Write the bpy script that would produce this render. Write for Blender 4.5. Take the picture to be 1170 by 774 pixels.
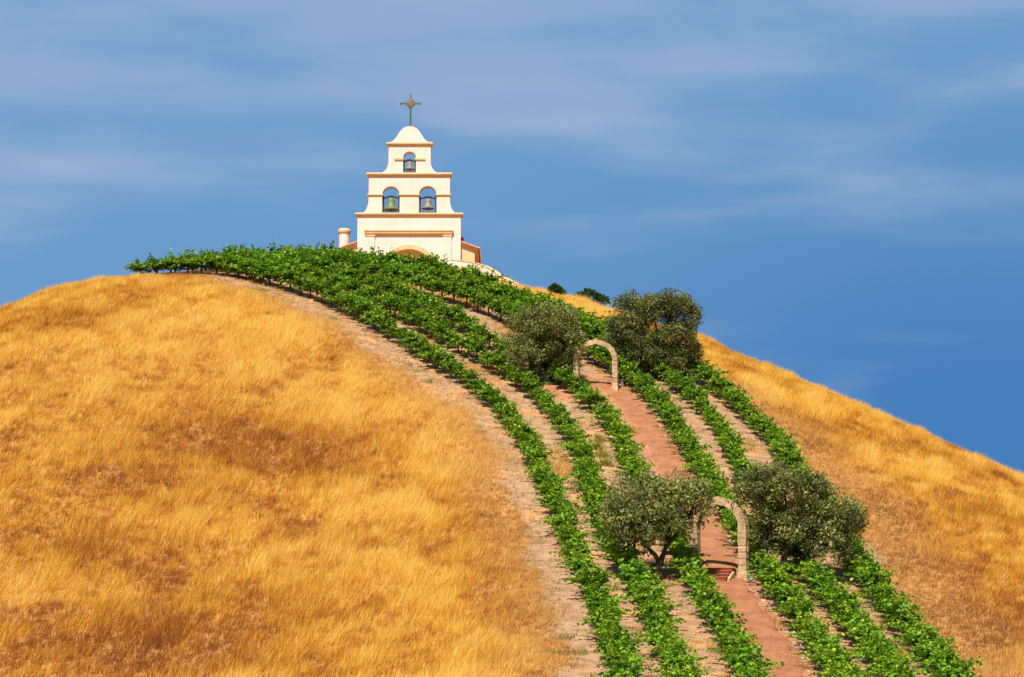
import bpy, math, random
import numpy as np
from mathutils import Vector

random.seed(7)
rng = np.random.default_rng(11)
R_ = math.radians
scene = bpy.context.scene
for o in list(bpy.data.objects):
    bpy.data.objects.remove(o)
COL = scene.collection

# ------------------------------------------------------------------ camera
W0, H0, FPX = 1170.0, 774.0, 2500.0          # the photograph's frame
PITCH = math.atan(0.15)
cam_d = bpy.data.cameras.new('camera')
cam_d.sensor_width = 36.0
cam_d.lens = 36.0 * FPX / W0
cam_d.clip_start = 0.5
cam_d.clip_end = 20000
cam = bpy.data.objects.new('camera', cam_d)
COL.objects.link(cam)
cam.location = (0, 0, 0)
cam.rotation_euler = (math.pi / 2 + PITCH, 0, 0)
scene.camera = cam

# ------------------------------------------------------------------ light
SUN_EL = R_(55)
SUN_AZ = math.atan2(-0.22, -0.97)            # from +Y towards +X: behind the camera, to its left
sun_dir = Vector((math.sin(SUN_AZ) * math.cos(SUN_EL), math.cos(SUN_AZ) * math.cos(SUN_EL), math.sin(SUN_EL)))
sl = bpy.data.lights.new('sun', 'SUN')
sl.energy = 5.0
sl.angle = R_(1.8)
sl.color = (1.0, 0.93, 0.82)
sun = bpy.data.objects.new('sun', sl)
COL.objects.link(sun)
sun.rotation_euler = sun_dir.to_track_quat('Z', 'Y').to_euler()
sun.location = (-80, -80, 120)

scene.view_settings.view_transform = 'Standard'
scene.view_settings.look = 'None'
scene.view_settings.exposure = 0.48
scene.view_settings.gamma = 1.0
scene.view_settings.use_curve_mapping = False

# ------------------------------------------------------------------ world: blue sky with thin streaked cloud
world = bpy.data.worlds.new("World")
scene.world = world
world.use_nodes = True
wn, wl = world.node_tree.nodes, world.node_tree.links
wn.clear()


def nd(nodes, typ, **kw):
    n = nodes.new(typ)
    for k, v in kw.items():
        setattr(n, k, v)
    return n


def math_n(nodes, links, op, a, b=None, c=None, clamp=False):
    n = nodes.new('ShaderNodeMath')
    n.operation = op
    n.use_clamp = clamp
    for i, v in enumerate((a, b, c)):
        if v is None:
            continue
        if isinstance(v, (int, float)):
            n.inputs[i].default_value = v
        else:
            links.new(v, n.inputs[i])
    return n.outputs[0]


def mixc(nodes, links, fac, a, b, blend='MIX'):
    n = nodes.new('ShaderNodeMix')
    n.data_type = 'RGBA'
    n.blend_type = blend
    for s, v in ((n.inputs[0], fac), (n.inputs[6], a), (n.inputs[7], b)):
        if isinstance(v, (int, float)):
            s.default_value = v
        elif isinstance(v, (tuple, list)):
            s.default_value = (*v[:3], 1)
        else:
            links.new(v, s)
    return n.outputs[2]


def maprange(nodes, links, v, a, b, c=0.0, d=1.0, smooth=True):
    n = nodes.new('ShaderNodeMapRange')
    n.interpolation_type = 'SMOOTHSTEP' if smooth else 'LINEAR'
    links.new(v, n.inputs[0])
    for i, x in enumerate((a, b, c, d)):
        n.inputs[i + 1].default_value = x
    return n.outputs[0]


def noise_n(nodes, links, vec, scale, detail=4, rough=0.55, dist=0.0):
    n = nodes.new('ShaderNodeTexNoise')
    n.inputs['Scale'].default_value = scale
    n.inputs['Detail'].default_value = detail
    n.inputs['Roughness'].default_value = rough
    n.inputs['Distortion'].default_value = dist
    if vec is not None:
        links.new(vec, n.inputs['Vector'])
    return n.outputs[0]


def vscale(nodes, links, vec, s, rot=(0, 0, 0), loc=(0, 0, 0)):
    n = nodes.new('ShaderNodeMapping')
    n.inputs['Scale'].default_value = s
    n.inputs['Rotation'].default_value = rot
    n.inputs['Location'].default_value = loc
    links.new(vec, n.inputs['Vector'])
    return n.outputs[0]


def s2l(c):
    return tuple((x / 12.92 if x <= 0.04045 else ((x + 0.055) / 1.055) ** 2.4) for x in [v / 255 for v in c])


SKY_STRENGTH = 0.10
sky = nd(wn, 'ShaderNodeTexSky', sky_type='NISHITA', sun_disc=False, sun_elevation=SUN_EL, sun_rotation=SUN_AZ)
sky.air_density, sky.dust_density, sky.ozone_density = 1.0, 0.6, 2.5
tc = nd(wn, 'ShaderNodeTexCoord')
sep = nd(wn, 'ShaderNodeSeparateXYZ')
wl.new(tc.outputs['Generated'], sep.inputs[0])
X, Y, Z = sep.outputs
k = 1.0 / SKY_STRENGTH / 2 ** 0.48                    # band of sky in the photograph, at this exposure


def skc(c):
    return tuple(v * k for v in s2l(c))


# clear air: deeper blue low on the right, paler and greyer towards the left and up
side = maprange(wn, wl, X, -0.10, 0.20)
up = maprange(wn, wl, Z, 0.10, 0.285)
low = mixc(wn, wl, side, skc((105, 153, 202)), skc((70, 127, 187)))
high = mixc(wn, wl, side, skc((110, 158, 205)), skc((106, 154, 201)))
clear = mixc(wn, wl, up, low, high)
# thin streaks of cloud
cv = vscale(wn, wl, tc.outputs['Generated'], (3.2, 1.0, 17.0), rot=(0, R_(4), 0))
n1 = noise_n(wn, wl, cv, 1.9, 4, 0.45, 0.3)
cv2 = vscale(wn, wl, tc.outputs['Generated'], (7.0, 2.0, 30.0), rot=(0, R_(-3), 0), loc=(3.3, 0, 1.7))
n2 = noise_n(wn, wl, cv2, 1.3, 4, 0.5, 0.2)
nn = math_n(wn, wl, 'ADD', math_n(wn, wl, 'MULTIPLY', n1, 0.68), math_n(wn, wl, 'MULTIPLY', n2, 0.32))
band = maprange(wn, wl, math_n(wn, wl, 'SUBTRACT', Z, math_n(wn, wl, 'MULTIPLY', X, 0.16)), 0.165, 0.285, -0.14, 0.11)
cm = maprange(wn, wl, math_n(wn, wl, 'ADD', nn, band), 0.37, 0.70)
cloud = mixc(wn, wl, n2, skc((122, 158, 202)), skc((168, 190, 216)))
painted = mixc(wn, wl, math_n(wn, wl, 'MULTIPLY', cm, 0.85), clear, cloud)
# higher up and round the back the plain daylight sky takes over
hi = maprange(wn, wl, Z, 0.32, 0.55)
skyc = mixc(wn, wl, hi, painted, sky.outputs[0])
bg = nd(wn, 'ShaderNodeBackground')
bg.inputs['Strength'].default_value = SKY_STRENGTH
wl.new(skyc, bg.inputs['Color'])
wo = nd(wn, 'ShaderNodeOutputWorld')
wl.new(bg.outputs[0], wo.inputs['Surface'])


# ------------------------------------------------------------------ helpers: noise, terrain
def _hash(ix, iy, seed):
    h = (ix.astype(np.int64) * 374761393 + iy.astype(np.int64) * 668265263 + seed * 974634543) & 0xffffffff
    h = ((h ^ (h >> 13)) * 1274126177) & 0xffffffff
    h = (h ^ (h >> 16)) & 0xffffffff
    return h / 4294967295.0


def vnoise(x, y, seed=0):
    x = np.asarray(x, float)
    y = np.asarray(y, float)
    ix, iy = np.floor(x), np.floor(y)
    fx, fy = x - ix, y - iy
    fx = fx * fx * (3 - 2 * fx)
    fy = fy * fy * (3 - 2 * fy)
    a, b = _hash(ix, iy, seed), _hash(ix + 1, iy, seed)
    c, d = _hash(ix, iy + 1, seed), _hash(ix + 1, iy + 1, seed)
    return (a * (1 - fx) + b * fx) * (1 - fy) + (c * (1 - fx) + d * fx) * fy


def fbm(x, y, seed=0, oct=4):
    t, amp, s = 0, 0.5, 0
    for i in range(oct):
        t = t + amp * vnoise(x * 2 ** i, y * 2 ** i, seed + 17 * i)
        s += amp
        amp *= 0.5
    return t / s


def sstep(v, a, b):
    t = np.clip((v - a) / (b - a), 0, 1)
    return t * t * (3 - 2 * t)


cP, sP = math.cos(PITCH), math.sin(PITCH)


def pix_ae(px, py):
    """pixel of the photograph -> (x/y, z/y) of the ray through it"""
    u = (np.asarray(px, float) - W0 / 2) / FPX
    v = (H0 / 2 - np.asarray(py, float)) / FPX
    fy = cP - sP * v
    return u / fy, (sP + cP * v) / fy


def at_depth(px, py, y):
    a, e = pix_ae(px, py)
    return np.array([a * y, y, e * y])


def to_pix(p):
    x, y, z = p
    f = cP * y + sP * z
    v = (-sP * y + cP * z) / f
    return W0 / 2 + FPX * x / f, H0 / 2 - FPX * v


# crest line of the bare hill (survey points) and the distance of the crest
S_TAB = [(-900, 900), (-600, 690), (-300, 500), (-150, 420), (0, 354), (60, 331), (120, 318), (160, 313), (250, 304),
         (350, 299), (467, 299), (540, 305), (570, 316), (600, 328), (650, 338), (690, 350), (800, 387), (900, 431),
         (1000, 472), (1100, 516), (1170, 547), (1300, 607), (1500, 700), (1800, 840), (2200, 1000)]
R_TAB = [(-900, 130), (-300, 168), (0, 190), (200, 212), (350, 226), (467, 233), (560, 233), (650, 226), (800, 212),
         (1000, 197), (1170, 186), (1500, 165), (2200, 130)]
_px = np.linspace(-900, 2200, 1600)


def _smooth(v, s):
    n = int(4 * s)
    kx = np.arange(-n, n + 1)
    kk = np.exp(-0.5 * (kx / s) ** 2)
    kk /= kk.sum()
    return np.convolve(np.pad(v, n, mode='edge'), kk, mode='valid')


_sy = _smooth(np.interp(_px, *zip(*S_TAB)), 6)
_A, _E = pix_ae(_px, _sy)
_RR = _smooth(np.interp(_px, *zip(*R_TAB)), 30)
_DB = np.interp(_px, [-900, 0, 600, 1170, 2200], [100, 104, 100, 102, 85])
_DB = _smooth(_DB, 40)
_EB = pix_ae(_px, np.full_like(_px, 774.0))[1]
WQ = 0.5
CQ = math.sqrt(1 + WQ * WQ) - WQ
PLAIN = -7.0


def cols(a):
    return np.interp(a, _A, _E), np.interp(a, _A, _RR), np.interp(a, _A, _DB), np.interp(a, _A, _EB)


def hgt(x, y):
    x = np.asarray(x, float)
    y = np.asarray(y, float)
    yy = np.maximum(y, 40.0)
    a = np.clip(x / yy, _A[0], _A[-1])
    eS, R, db, eb = cols(a)
    q = (R - yy) / (R - db)
    f = np.maximum(eS - eb, 0.03) * (np.sqrt(q * q + WQ * WQ) - WQ) / CQ
    h = yy * (eS - f)
    h = h - 1.0 * sstep(np.abs(x), 120, 400) * 60
    near = sstep(y, 25, 85)
    h = h * near + (PLAIN - 1) * (1 - near)
    h = h + (fbm(x / 22, y / 22, 5, 3) - 0.5) * 0.7
    d = h - PLAIN
    return PLAIN + 0.5 * (d + np.sqrt(d * d + 4.0)) - 0.4


def ground_pix(px, py, over=0.0):
    """point of the hill seen at a pixel (optionally: the ground below a point `over` metres up seen there)"""
    a, e = pix_ae(px, py)
    eS, R, db, eb = cols(a)
    d = R
    for _ in range(8):
        G = np.maximum((eS - (e - over / d)) / (eS - eb), 0)
        q = np.sqrt((WQ + G * CQ) ** 2 - WQ * WQ)
        d = R - q * (R - db)
    return a * d, d


def on_ground(px, py, over=0.0):
    x, y = ground_pix(px, py, over)
    return Vector((float(x), float(y), float(hgt(x, y))))


# ------------------------------------------------------------------ helpers: objects
def tag(o, label=None, cat=None, group=None, kind=None):
    if label: o['label'] = label
    if cat: o['category'] = cat
    if group: o['group'] = group
    if kind: o['kind'] = kind
    return o


def empty(name, loc, rz=0.0):
    o = bpy.data.objects.new(name, None)
    COL.objects.link(o)
    o.location = loc
    o.rotation_euler = (0, 0, rz)
    o.empty_display_size = 0.3
    return o


def mesh_np(V, F, mat, color=None, smooth=False, name='mesh'):
    """V (n,3), F (m,k) one face size"""
    V = np.ascontiguousarray(V, np.float32)
    F = np.ascontiguousarray(F, np.int32)
    me = bpy.data.meshes.new(name)
    m, kf = F.shape
    me.vertices.add(len(V))
    me.vertices.foreach_set('co', V.ravel())
    me.loops.add(m * kf)
    me.loops.foreach_set('vertex_index', F.ravel())
    me.polygons.add(m)
    me.polygons.foreach_set('loop_start', np.arange(0, m * kf, kf, dtype=np.int32))
    me.polygons.foreach_set('loop_total', np.full(m, kf, np.int32))
    if smooth:
        me.polygons.foreach_set('use_smooth', np.ones(m, bool))
    if color is not None:
        for nm, arr in color.items():
            arr = np.asarray(arr, np.float32)
            if arr.ndim == 2:
                at = me.color_attributes.new(nm, 'FLOAT_COLOR', 'POINT')
                c4 = np.ones((len(V), 4), np.float32)
                c4[:, :3] = arr
                at.data.foreach_set('color', c4.ravel())
            else:
                at = me.attributes.new(nm, 'FLOAT', 'POINT')
                at.data.foreach_set('value', arr.ravel())
    me.update(calc_edges=True)
    me.validate()
    if mat: me.materials.append(mat)
    return me


def link(name, me, parent=None, loc=None):
    o = bpy.data.objects.new(name, me)
    COL.objects.link(o)
    if parent: o.parent = parent
    if loc is not None: o.location = loc
    return o


class MB:
    """collects simple solids into one mesh"""

    def __init__(s):
        s.v, s.f = [], []

    def add(s, v, f):
        n = len(s.v)
        s.v += [tuple(p) for p in v]
        s.f += [tuple(i + n for i in q) for q in f]

    def loops(s, L, cap=True):
        n, m = len(L), len(L[0])
        v = [p for l in L for p in l]
        f = []
        for i in range(n - 1):
            for j in range(m):
                f.append((i * m + j, i * m + (j + 1) % m, (i + 1) * m + (j + 1) % m, (i + 1) * m + j))
        if cap:
            f.append(tuple(reversed(range(m))))
            f.append(tuple(range((n - 1) * m, n * m)))
        s.add(v, f)

    def box(s, x0, x1, y0, y1, z0, z1, c=0.0):
        def r(o, z): return [(x0 + o, y0 + o, z), (x1 - o, y0 + o, z), (x1 - o, y1 - o, z), (x0 + o, y1 - o, z)]
        if c:
            s.loops([r(c, z0), r(0, z0 + c), r(0, z1 - c), r(c, z1)])
        else:
            s.loops([r(0, z0), r(0, z1)])

    def mould(s, x0, x1, y0, y1, prof):
        s.loops([[(x0 - o, y0 - o, z), (x1 + o, y0 - o, z), (x1 + o, y1 + o, z), (x0 - o, y1 + o, z)] for z, o in prof])

    def tube(s, pts, rad, n=8):
        pts = [Vector(p) for p in pts]
        if not hasattr(rad, '__len__'): rad = [rad] * len(pts)
        L = []
        ref = Vector((0.31, 0.52, 0.79)).normalized()
        for i, p in enumerate(pts):
            t = (pts[min(i + 1, len(pts) - 1)] - pts[max(i - 1, 0)]).normalized()
            u = t.cross(ref)
            if u.length < 0.1: u = t.cross(Vector((1, 0, 0)))
            u.normalize()
            w = t.cross(u)
            L.append([tuple(p + (u * math.cos(2 * math.pi * j / n) + w * math.sin(2 * math.pi * j / n)) * rad[i]) for j in range(n)])
        s.loops(L)

    def lathe(s, prof, cx=0, cy=0, n=24):
        s.loops([[(cx + r * math.cos(2 * math.pi * j / n), cy + r * math.sin(2 * math.pi * j / n), z) for j in range(n)] for r, z in prof])

    def build(s, name, mat, parent=None, smooth=False, loc=None):
        me = bpy.data.meshes.new(name)
        me.from_pydata(s.v, [], s.f)
        me.update()
        import bmesh
        bm = bmesh.new()
        bm.from_mesh(me)
        bmesh.ops.recalc_face_normals(bm, faces=bm.faces)
        bm.to_mesh(me)
        bm.free()
        if smooth:
            me.polygons.foreach_set('use_smooth', np.ones(len(me.polygons), bool))
            try:
                me.set_sharp_from_angle(angle=R_(38))
            except Exception:
                pass
        if mat: me.materials.append(mat)
        return link(name, me, parent, loc)


def plate(name, outer, holes, y0, y1, mat, parent):
    """flat outline (x,z) with holes, thickness y0..y1, as one mesh"""
    cu = bpy.data.curves.new(name, 'CURVE')
    cu.dimensions = '2D'
    cu.fill_mode = 'BOTH'
    cu.extrude = abs(y1 - y0) / 2
    for pts in [outer] + holes:
        sp = cu.splines.new('POLY')
        sp.points.add(len(pts) - 1)
        for p, q in zip(sp.points, pts):
            p.co = (q[0], q[1], 0, 1)
        sp.use_cyclic_u = True
    tmp = bpy.data.objects.new(name + '_tmp', cu)
    COL.objects.link(tmp)
    dg = bpy.context.evaluated_depsgraph_get()
    me = bpy.data.meshes.new_from_object(tmp.evaluated_get(dg))
    bpy.data.objects.remove(tmp)
    bpy.data.curves.remove(cu)
    n = len(me.vertices)
    co = np.empty(n * 3, np.float32)
    me.vertices.foreach_get('co', co)
    co = co.reshape(n, 3)
    V = np.stack([co[:, 0], -co[:, 2] + (y0 + y1) / 2, co[:, 1]], 1)
    me.vertices.foreach_set('co', V.ravel())
    me.name = name
    me.update()
    import bmesh
    bm = bmesh.new()
    bm.from_mesh(me)
    bmesh.ops.remove_doubles(bm, verts=bm.verts, dist=1e-4)
    bmesh.ops.recalc_face_normals(bm, faces=bm.faces)
    bm.to_mesh(me)
    bm.free()
    me.materials.clear()
    me.materials.append(mat)
    return link(name, me, parent)


# ------------------------------------------------------------------ materials
def material(name):
    m = bpy.data.materials.new(name)
    m.use_nodes = True
    n, l = m.node_tree.nodes, m.node_tree.links
    b = n['Principled BSDF']
    return m, n, l, b


def pos_n(n):
    return n.new('ShaderNodeNewGeometry').outputs['Position']


def bump(n, l, b, h, strength, dist=0.05):
    bn = n.new('ShaderNodeBump')
    bn.inputs['Strength'].default_value = strength
    bn.inputs['Distance'].default_value = dist
    l.new(h, bn.inputs['Height'])
    l.new(bn.outputs[0], b.inputs['Normal'])


def simple(name, c1, c2, scale, rough=0.85, bstr=0.3, bdist=0.03, stretch=(1, 1, 1), spec=0.2, metal=0.0, coord='pos'):
    m, n, l, b = material(name)
    p = pos_n(n)
    v = vscale(n, l, p, stretch)
    a = noise_n(n, l, v, scale, 6, 0.6)
    l.new(mixc(n, l, maprange(n, l, a, 0.32, 0.68), c1, c2), b.inputs['Base Color'])
    b.inputs['Roughness'].default_value = rough
    b.inputs['Specular IOR Level'].default_value = spec
    b.inputs['Metallic'].default_value = metal
    if bstr: bump(n, l, b, noise_n(n, l, v, scale * 3, 5), bstr, bdist)
    return m


def leaf_mat(name, stops, transl=0.35, scale=0.9):
    """leaf colours vary from leaf to leaf (attribute 'tint')"""
    m, n, l, b = material(name)
    n.remove(b)
    at = nd(n, 'ShaderNodeAttribute', attribute_name='tint')
    oi = nd(n, 'ShaderNodeObjectInfo')
    f = math_n(n, l, 'ADD', at.outputs['Fac'], math_n(n, l, 'MULTIPLY', math_n(n, l, 'SUBTRACT', oi.outputs['Random'], 0.5), 0.22), clamp=True)
    cr = nd(n, 'ShaderNodeValToRGB')
    el = cr.color_ramp.elements
    el[0].position, el[0].color = stops[0][0], (*stops[0][1], 1)
    el[1].position, el[1].color = stops[-1][0], (*stops[-1][1], 1)
    for p_, c_ in stops[1:-1]:
        e_ = el.new(p_)
        e_.color = (*c_, 1)
    l.new(f, cr.inputs[0])
    d = nd(n, 'ShaderNodeBsdfDiffuse')
    t = nd(n, 'ShaderNodeBsdfTranslucent')
    g = nd(n, 'ShaderNodeBsdfGlossy')
    g.inputs['Roughness'].default_value = 0.45
    g.inputs['Color'].default_value = (1, 1, 1, 1)
    l.new(cr.outputs[0], d.inputs[0])
    l.new(cr.outputs[0], t.inputs[0])
    mx = nd(n, 'ShaderNodeMixShader')
    mx.inputs[0].default_value = transl
    l.new(d.outputs[0], mx.inputs[1])
    l.new(t.outputs[0], mx.inputs[2])
    m2 = nd(n, 'ShaderNodeMixShader')
    m2.inputs[0].default_value = 0.012
    l.new(mx.outputs[0], m2.inputs[1])
    l.new(g.outputs[0], m2.inputs[2])
    l.new(m2.outputs[0], n['Material Output'].inputs[0])
    return m


def grass_mat(name, transl=0.35):
    m, n, l, b = material(name)
    n.remove(b)
    at = nd(n, 'ShaderNodeAttribute', attribute_name='Col')
    d = nd(n, 'ShaderNodeBsdfDiffuse')
    t = nd(n, 'ShaderNodeBsdfTranslucent')
    l.new(at.outputs['Color'], d.inputs[0])
    l.new(at.outputs['Color'], t.inputs[0])
    mx = nd(n, 'ShaderNodeMixShader')
    mx.inputs[0].default_value = transl
    l.new(d.outputs[0], mx.inputs[1])
    l.new(t.outputs[0], mx.inputs[2])
    l.new(mx.outputs[0], n['Material Output'].inputs[0])
    return m


def stucco_mat(name, c1, c2, stain):
    m, n, l, b = material(name)
    p = pos_n(n)
    a = noise_n(n, l, p, 0.9, 6, 0.6)
    base = mixc(n, l, maprange(n, l, a, 0.35, 0.68), c1, c2)
    sv = vscale(n, l, p, (2.6, 2.6, 0.22))
    st = maprange(n, l, noise_n(n, l, sv, 1.6, 5, 0.65), 0.52, 0.78)
    base = mixc(n, l, math_n(n, l, 'MULTIPLY', st, 0.6), base, stain)
    l.new(base, b.inputs['Base Color'])
    b.inputs['Roughness'].default_value = 0.9
    b.inputs['Specular IOR Level'].default_value = 0.15
    bump(n, l, b, noise_n(n, l, p, 9, 6), 0.35, 0.02)
    return m


M_STUCCO = stucco_mat('cream_stucco', (0.78, 0.63, 0.54), (0.745, 0.585, 0.48), (0.62, 0.42, 0.25))
M_TRIM = stucco_mat('ochre_trim', (0.68, 0.45, 0.22), (0.74, 0.51, 0.28), (0.46, 0.27, 0.11))
M_WING = stucco_mat('wing_stucco', (0.74, 0.50, 0.26), (0.70, 0.48, 0.27), (0.58, 0.36, 0.16))
M_TILE = simple('terracotta_tile', (0.52, 0.21, 0.09), (0.62, 0.30, 0.14), 2.2, 0.8, 0.3)
M_DOOR = simple('old_door_wood', (0.10, 0.035, 0.018), (0.15, 0.055, 0.028), 3, 0.7, 0.4, 0.02, (6, 6, 0.6))
M_IRON = simple('dark_iron', (0.035, 0.032, 0.03), (0.06, 0.05, 0.042), 6, 0.6, 0.2, 0.01)
M_BRONZE = simple('green_bronze', (0.07, 0.13, 0.06), (0.14, 0.19, 0.09), 4, 0.5, 0.2, 0.01, spec=0.4)
M_BRONZE2 = simple('grey_bronze', (0.13, 0.135, 0.10), (0.21, 0.20, 0.15), 4, 0.5, 0.2, 0.01, spec=0.4)
M_CROSS = simple('verdigris_iron', (0.06, 0.10, 0.075), (0.12, 0.12, 0.07), 3, 0.6, 0.2, 0.01)
M_BRASS = simple('old_brass', (0.13, 0.09, 0.05), (0.20, 0.14, 0.075), 4, 0.5, 0.2, 0.01, spec=0.4)
M_STONE = simple('pale_sandstone', (0.56, 0.39, 0.215), (0.34, 0.22, 0.12), 2.0, 0.9, 0.9, 0.06)
M_MORTAR = simple('arch_mortar', (0.28, 0.18, 0.11), (0.36, 0.24, 0.15), 5, 0.95, 0.4, 0.02)
M_BRICK = simple('red_brick', (0.36, 0.11, 0.055), (0.44, 0.16, 0.085), 4, 0.9, 0.4, 0.02)
M_RISER = simple('dark_brick', (0.24, 0.060, 0.028), (0.30, 0.09, 0.042), 5, 0.9, 0.4, 0.02)
M_BARK = simple('olive_bark', (0.035, 0.026, 0.02), (0.075, 0.056, 0.042), 5, 0.95, 0.9, 0.05, (1, 1, 0.3))
M_VBARK = simple('vine_bark', (0.06, 0.04, 0.028), (0.11, 0.075, 0.05), 9, 0.95, 0.8, 0.03, (1, 1, 0.3))
M_POST = simple('weathered_wood', (0.20, 0.14, 0.10), (0.30, 0.22, 0.16), 6, 0.95, 0.6, 0.02, (3, 3, 0.4))
M_ROCK = simple('pale_rubble', (0.55, 0.42, 0.30), (0.40, 0.27, 0.18), 3, 0.95, 0.5, 0.03)
M_VINE = leaf_mat('vine_leaf', [(0.0, (0.045, 0.110, 0.008)), (0.45, (0.130, 0.265, 0.013)), (0.85, (0.26, 0.42, 0.022)), (1.0, (0.46, 0.47, 0.03))], 0.32)
M_OLIVE = leaf_mat('olive_leaf', [(0.0, (0.060, 0.072, 0.022)), (0.5, (0.195, 0.215, 0.052)), (1.0, (0.40, 0.41, 0.105))], 0.2)
M_SHRUB = leaf_mat('shrub_leaf', [(0.0, (0.03, 0.075, 0.012)), (1.0, (0.06, 0.13, 0.025))], 0.3)
M_GRASS = grass_mat('dry_grass', 0.36)

# ground: dry thatch, pale vineyard soil, red dirt (where each lies is stored on the sheet)
M_GROUND, gn, gl, gb = material('hill_ground')
gp = pos_n(gn)
a_soil = nd(gn, 'ShaderNodeAttribute', attribute_name='soil').outputs['Fac']
a_red = nd(gn, 'ShaderNodeAttribute', attribute_name='red').outputs['Fac']
nA = noise_n(gn, gl, gp, 0.12, 5)
nB = noise_n(gn, gl, gp, 1.1, 6, 0.65)
nC = noise_n(gn, gl, vscale(gn, gl, gp, (1.5, 2.6, 2.6), rot=(0, 0, R_(-8))), 1.0, 6, 0.7, 0.4)
nD = noise_n(gn, gl, gp, 6.0, 4, 0.7)
thatch = mixc(gn, gl, maprange(gn, gl, nA, 0.4, 0.62), (0.46, 0.240, 0.055), (0.36, 0.165, 0.042))
thatch = mixc(gn, gl, maprange(gn, gl, nB, 0.35, 0.7), thatch, (0.44, 0.235, 0.075))
soilc = mixc(gn, gl, maprange(gn, gl, nB, 0.30, 0.66), (0.27, 0.155, 0.078), (0.42, 0.265, 0.145))
soilc = mixc(gn, gl, maprange(gn, gl, nC, 0.50, 0.68, 0, 0.8), soilc, (0.27, 0.16, 0.10))
soilc = mixc(gn, gl, maprange(gn, gl, noise_n(gn, gl, gp, 0.35, 4), 0.52, 0.66, 0, 0.75), soilc, (0.52, 0.255, 0.10))
redc = mixc(gn, gl, maprange(gn, gl, nB, 0.3, 0.7), (0.34, 0.140, 0.066), (0.43, 0.205, 0.105))
edge = math_n(gn, gl, 'ADD', a_soil, math_n(gn, gl, 'MULTIPLY', math_n(gn, gl, 'SUBTRACT', nB, 0.5), 0.9))
gc = mixc(gn, gl, maprange(gn, gl, edge, 0.3, 0.7), thatch, soilc)
redm = math_n(gn, gl, 'ADD', a_red, math_n(gn, gl, 'MULTIPLY', math_n(gn, gl, 'SUBTRACT', nB, 0.5), 0.9))
gc = mixc(gn, gl, maprange(gn, gl, redm, 0.35, 0.7), gc, redc)
gl.new(gc, gb.inputs['Base Color'])
gb.inputs['Roughness'].default_value = 0.97
gb.inputs['Specular IOR Level'].default_value = 0.05
hsum = math_n(gn, gl, 'ADD', math_n(gn, gl, 'MULTIPLY', nC, 1.0), math_n(gn, gl, 'MULTIPLY', nD, 0.5))
bump(gn, gl, gb, hsum, 0.7, 0.11)

M_PATH, pn, pl, pb = material('red_dirt_path')
pp = pos_n(pn)
pA = noise_n(pn, pl, pp, 0.8, 6, 0.65)
pB = noise_n(pn, pl, pp, 7.0, 4, 0.7)
pc = mixc(pn, pl, maprange(pn, pl, pA, 0.33, 0.68), (0.33, 0.132, 0.060), (0.43, 0.200, 0.098))
pc = mixc(pn, pl, maprange(pn, pl, pB, 0.52, 0.68, 0, 0.75), pc, (0.20, 0.070, 0.038))
pl.new(pc, pb.inputs['Base Color'])
pb.inputs['Roughness'].default_value = 0.97
pb.inputs['Specular IOR Level'].default_value = 0.05
bump(pn, pl, pb, math_n(pn, pl, 'ADD', pA, pB), 1.0, 0.12)

# ------------------------------------------------------------------ vineyard layout: row centre lines on the hill
ROWS_PX = {
    'A': [(150, 302), (200, 299), (249, 298), (285, 303), (316, 311), (347, 320), (381, 333), (417, 350), (454, 372), (483, 391),
          (524, 414), (555, 437), (578, 456), (592, 475), (605, 498), (621, 534), (638, 570), (652, 607), (668, 641), (683, 671),
          (702, 726), (716, 774), (728, 815), (740, 860)],
    'B': [(380, 317), (417, 330), (450, 344), (480, 359), (516, 379), (540, 393), (573, 409), (598, 423), (612, 434), (637, 460),
          (657, 488), (670, 522), (679, 555), (688, 588), (704, 616), (724, 645), (738, 670), (763, 726), (785, 774), (800, 815), (815, 855)],
    'C': [(400, 311), (440, 323), (470, 335), (503, 350), (535, 366), (565, 383), (605, 402), (640, 419), (671, 438), (697, 465),
          (710, 490), (721, 520), (745, 562), (770, 604), (793, 646), (810, 676), (829, 704), (846, 737), (860, 774), (875, 815), (890, 855)],
    'D': [(430, 307), (470, 317), (510, 328), (550, 341), (581, 353), (620, 368), (650, 382), (679, 396), (708, 412), (736, 431),
          (764, 462), (782, 490), (800, 520), (814, 542), (829, 568), (845, 594), (862, 621), (880, 648), (905, 678), (925, 707),
          (944, 734), (963, 763), (985, 800), (1010, 845)],
    'E': [(430, 300), (470, 307), (510, 317), (550, 328), (581, 337), (610, 346), (640, 357), (663, 368), (690, 381), (720, 396),
          (755, 413), (780, 431), (808, 460), (829, 488), (844, 518), (865, 552), (890, 590), (915, 626), (941, 661), (972, 693),
          (994, 726), (1016, 753), (1045, 800), (1070, 845)],
    'F': [(450, 297), (480, 300), (510, 305), (540, 314), (570, 324), (600, 336), (630, 348), (663, 362), (690, 373), (725, 387),
          (760, 398), (790, 411), (818, 430), (840, 451), (867, 475), (891, 501), (908, 523), (930, 553), (955, 592), (980, 633),
          (997, 657), (1021, 687), (1049, 715), (1071, 738), (1088, 765), (1112, 800), (1140, 840)],
}
FOL_C = 1.08      # height of a vine's leafy middle


def resample(P, step):
    P = np.asarray(P, float)
    s = np.concatenate([[0], np.cumsum(np.linalg.norm(np.diff(P, axis=0), axis=1))])
    t = np.arange(0, s[-1], step)
    return np.stack([np.interp(t, s, P[:, i]) for i in range(P.shape[1])], 1)


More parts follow.
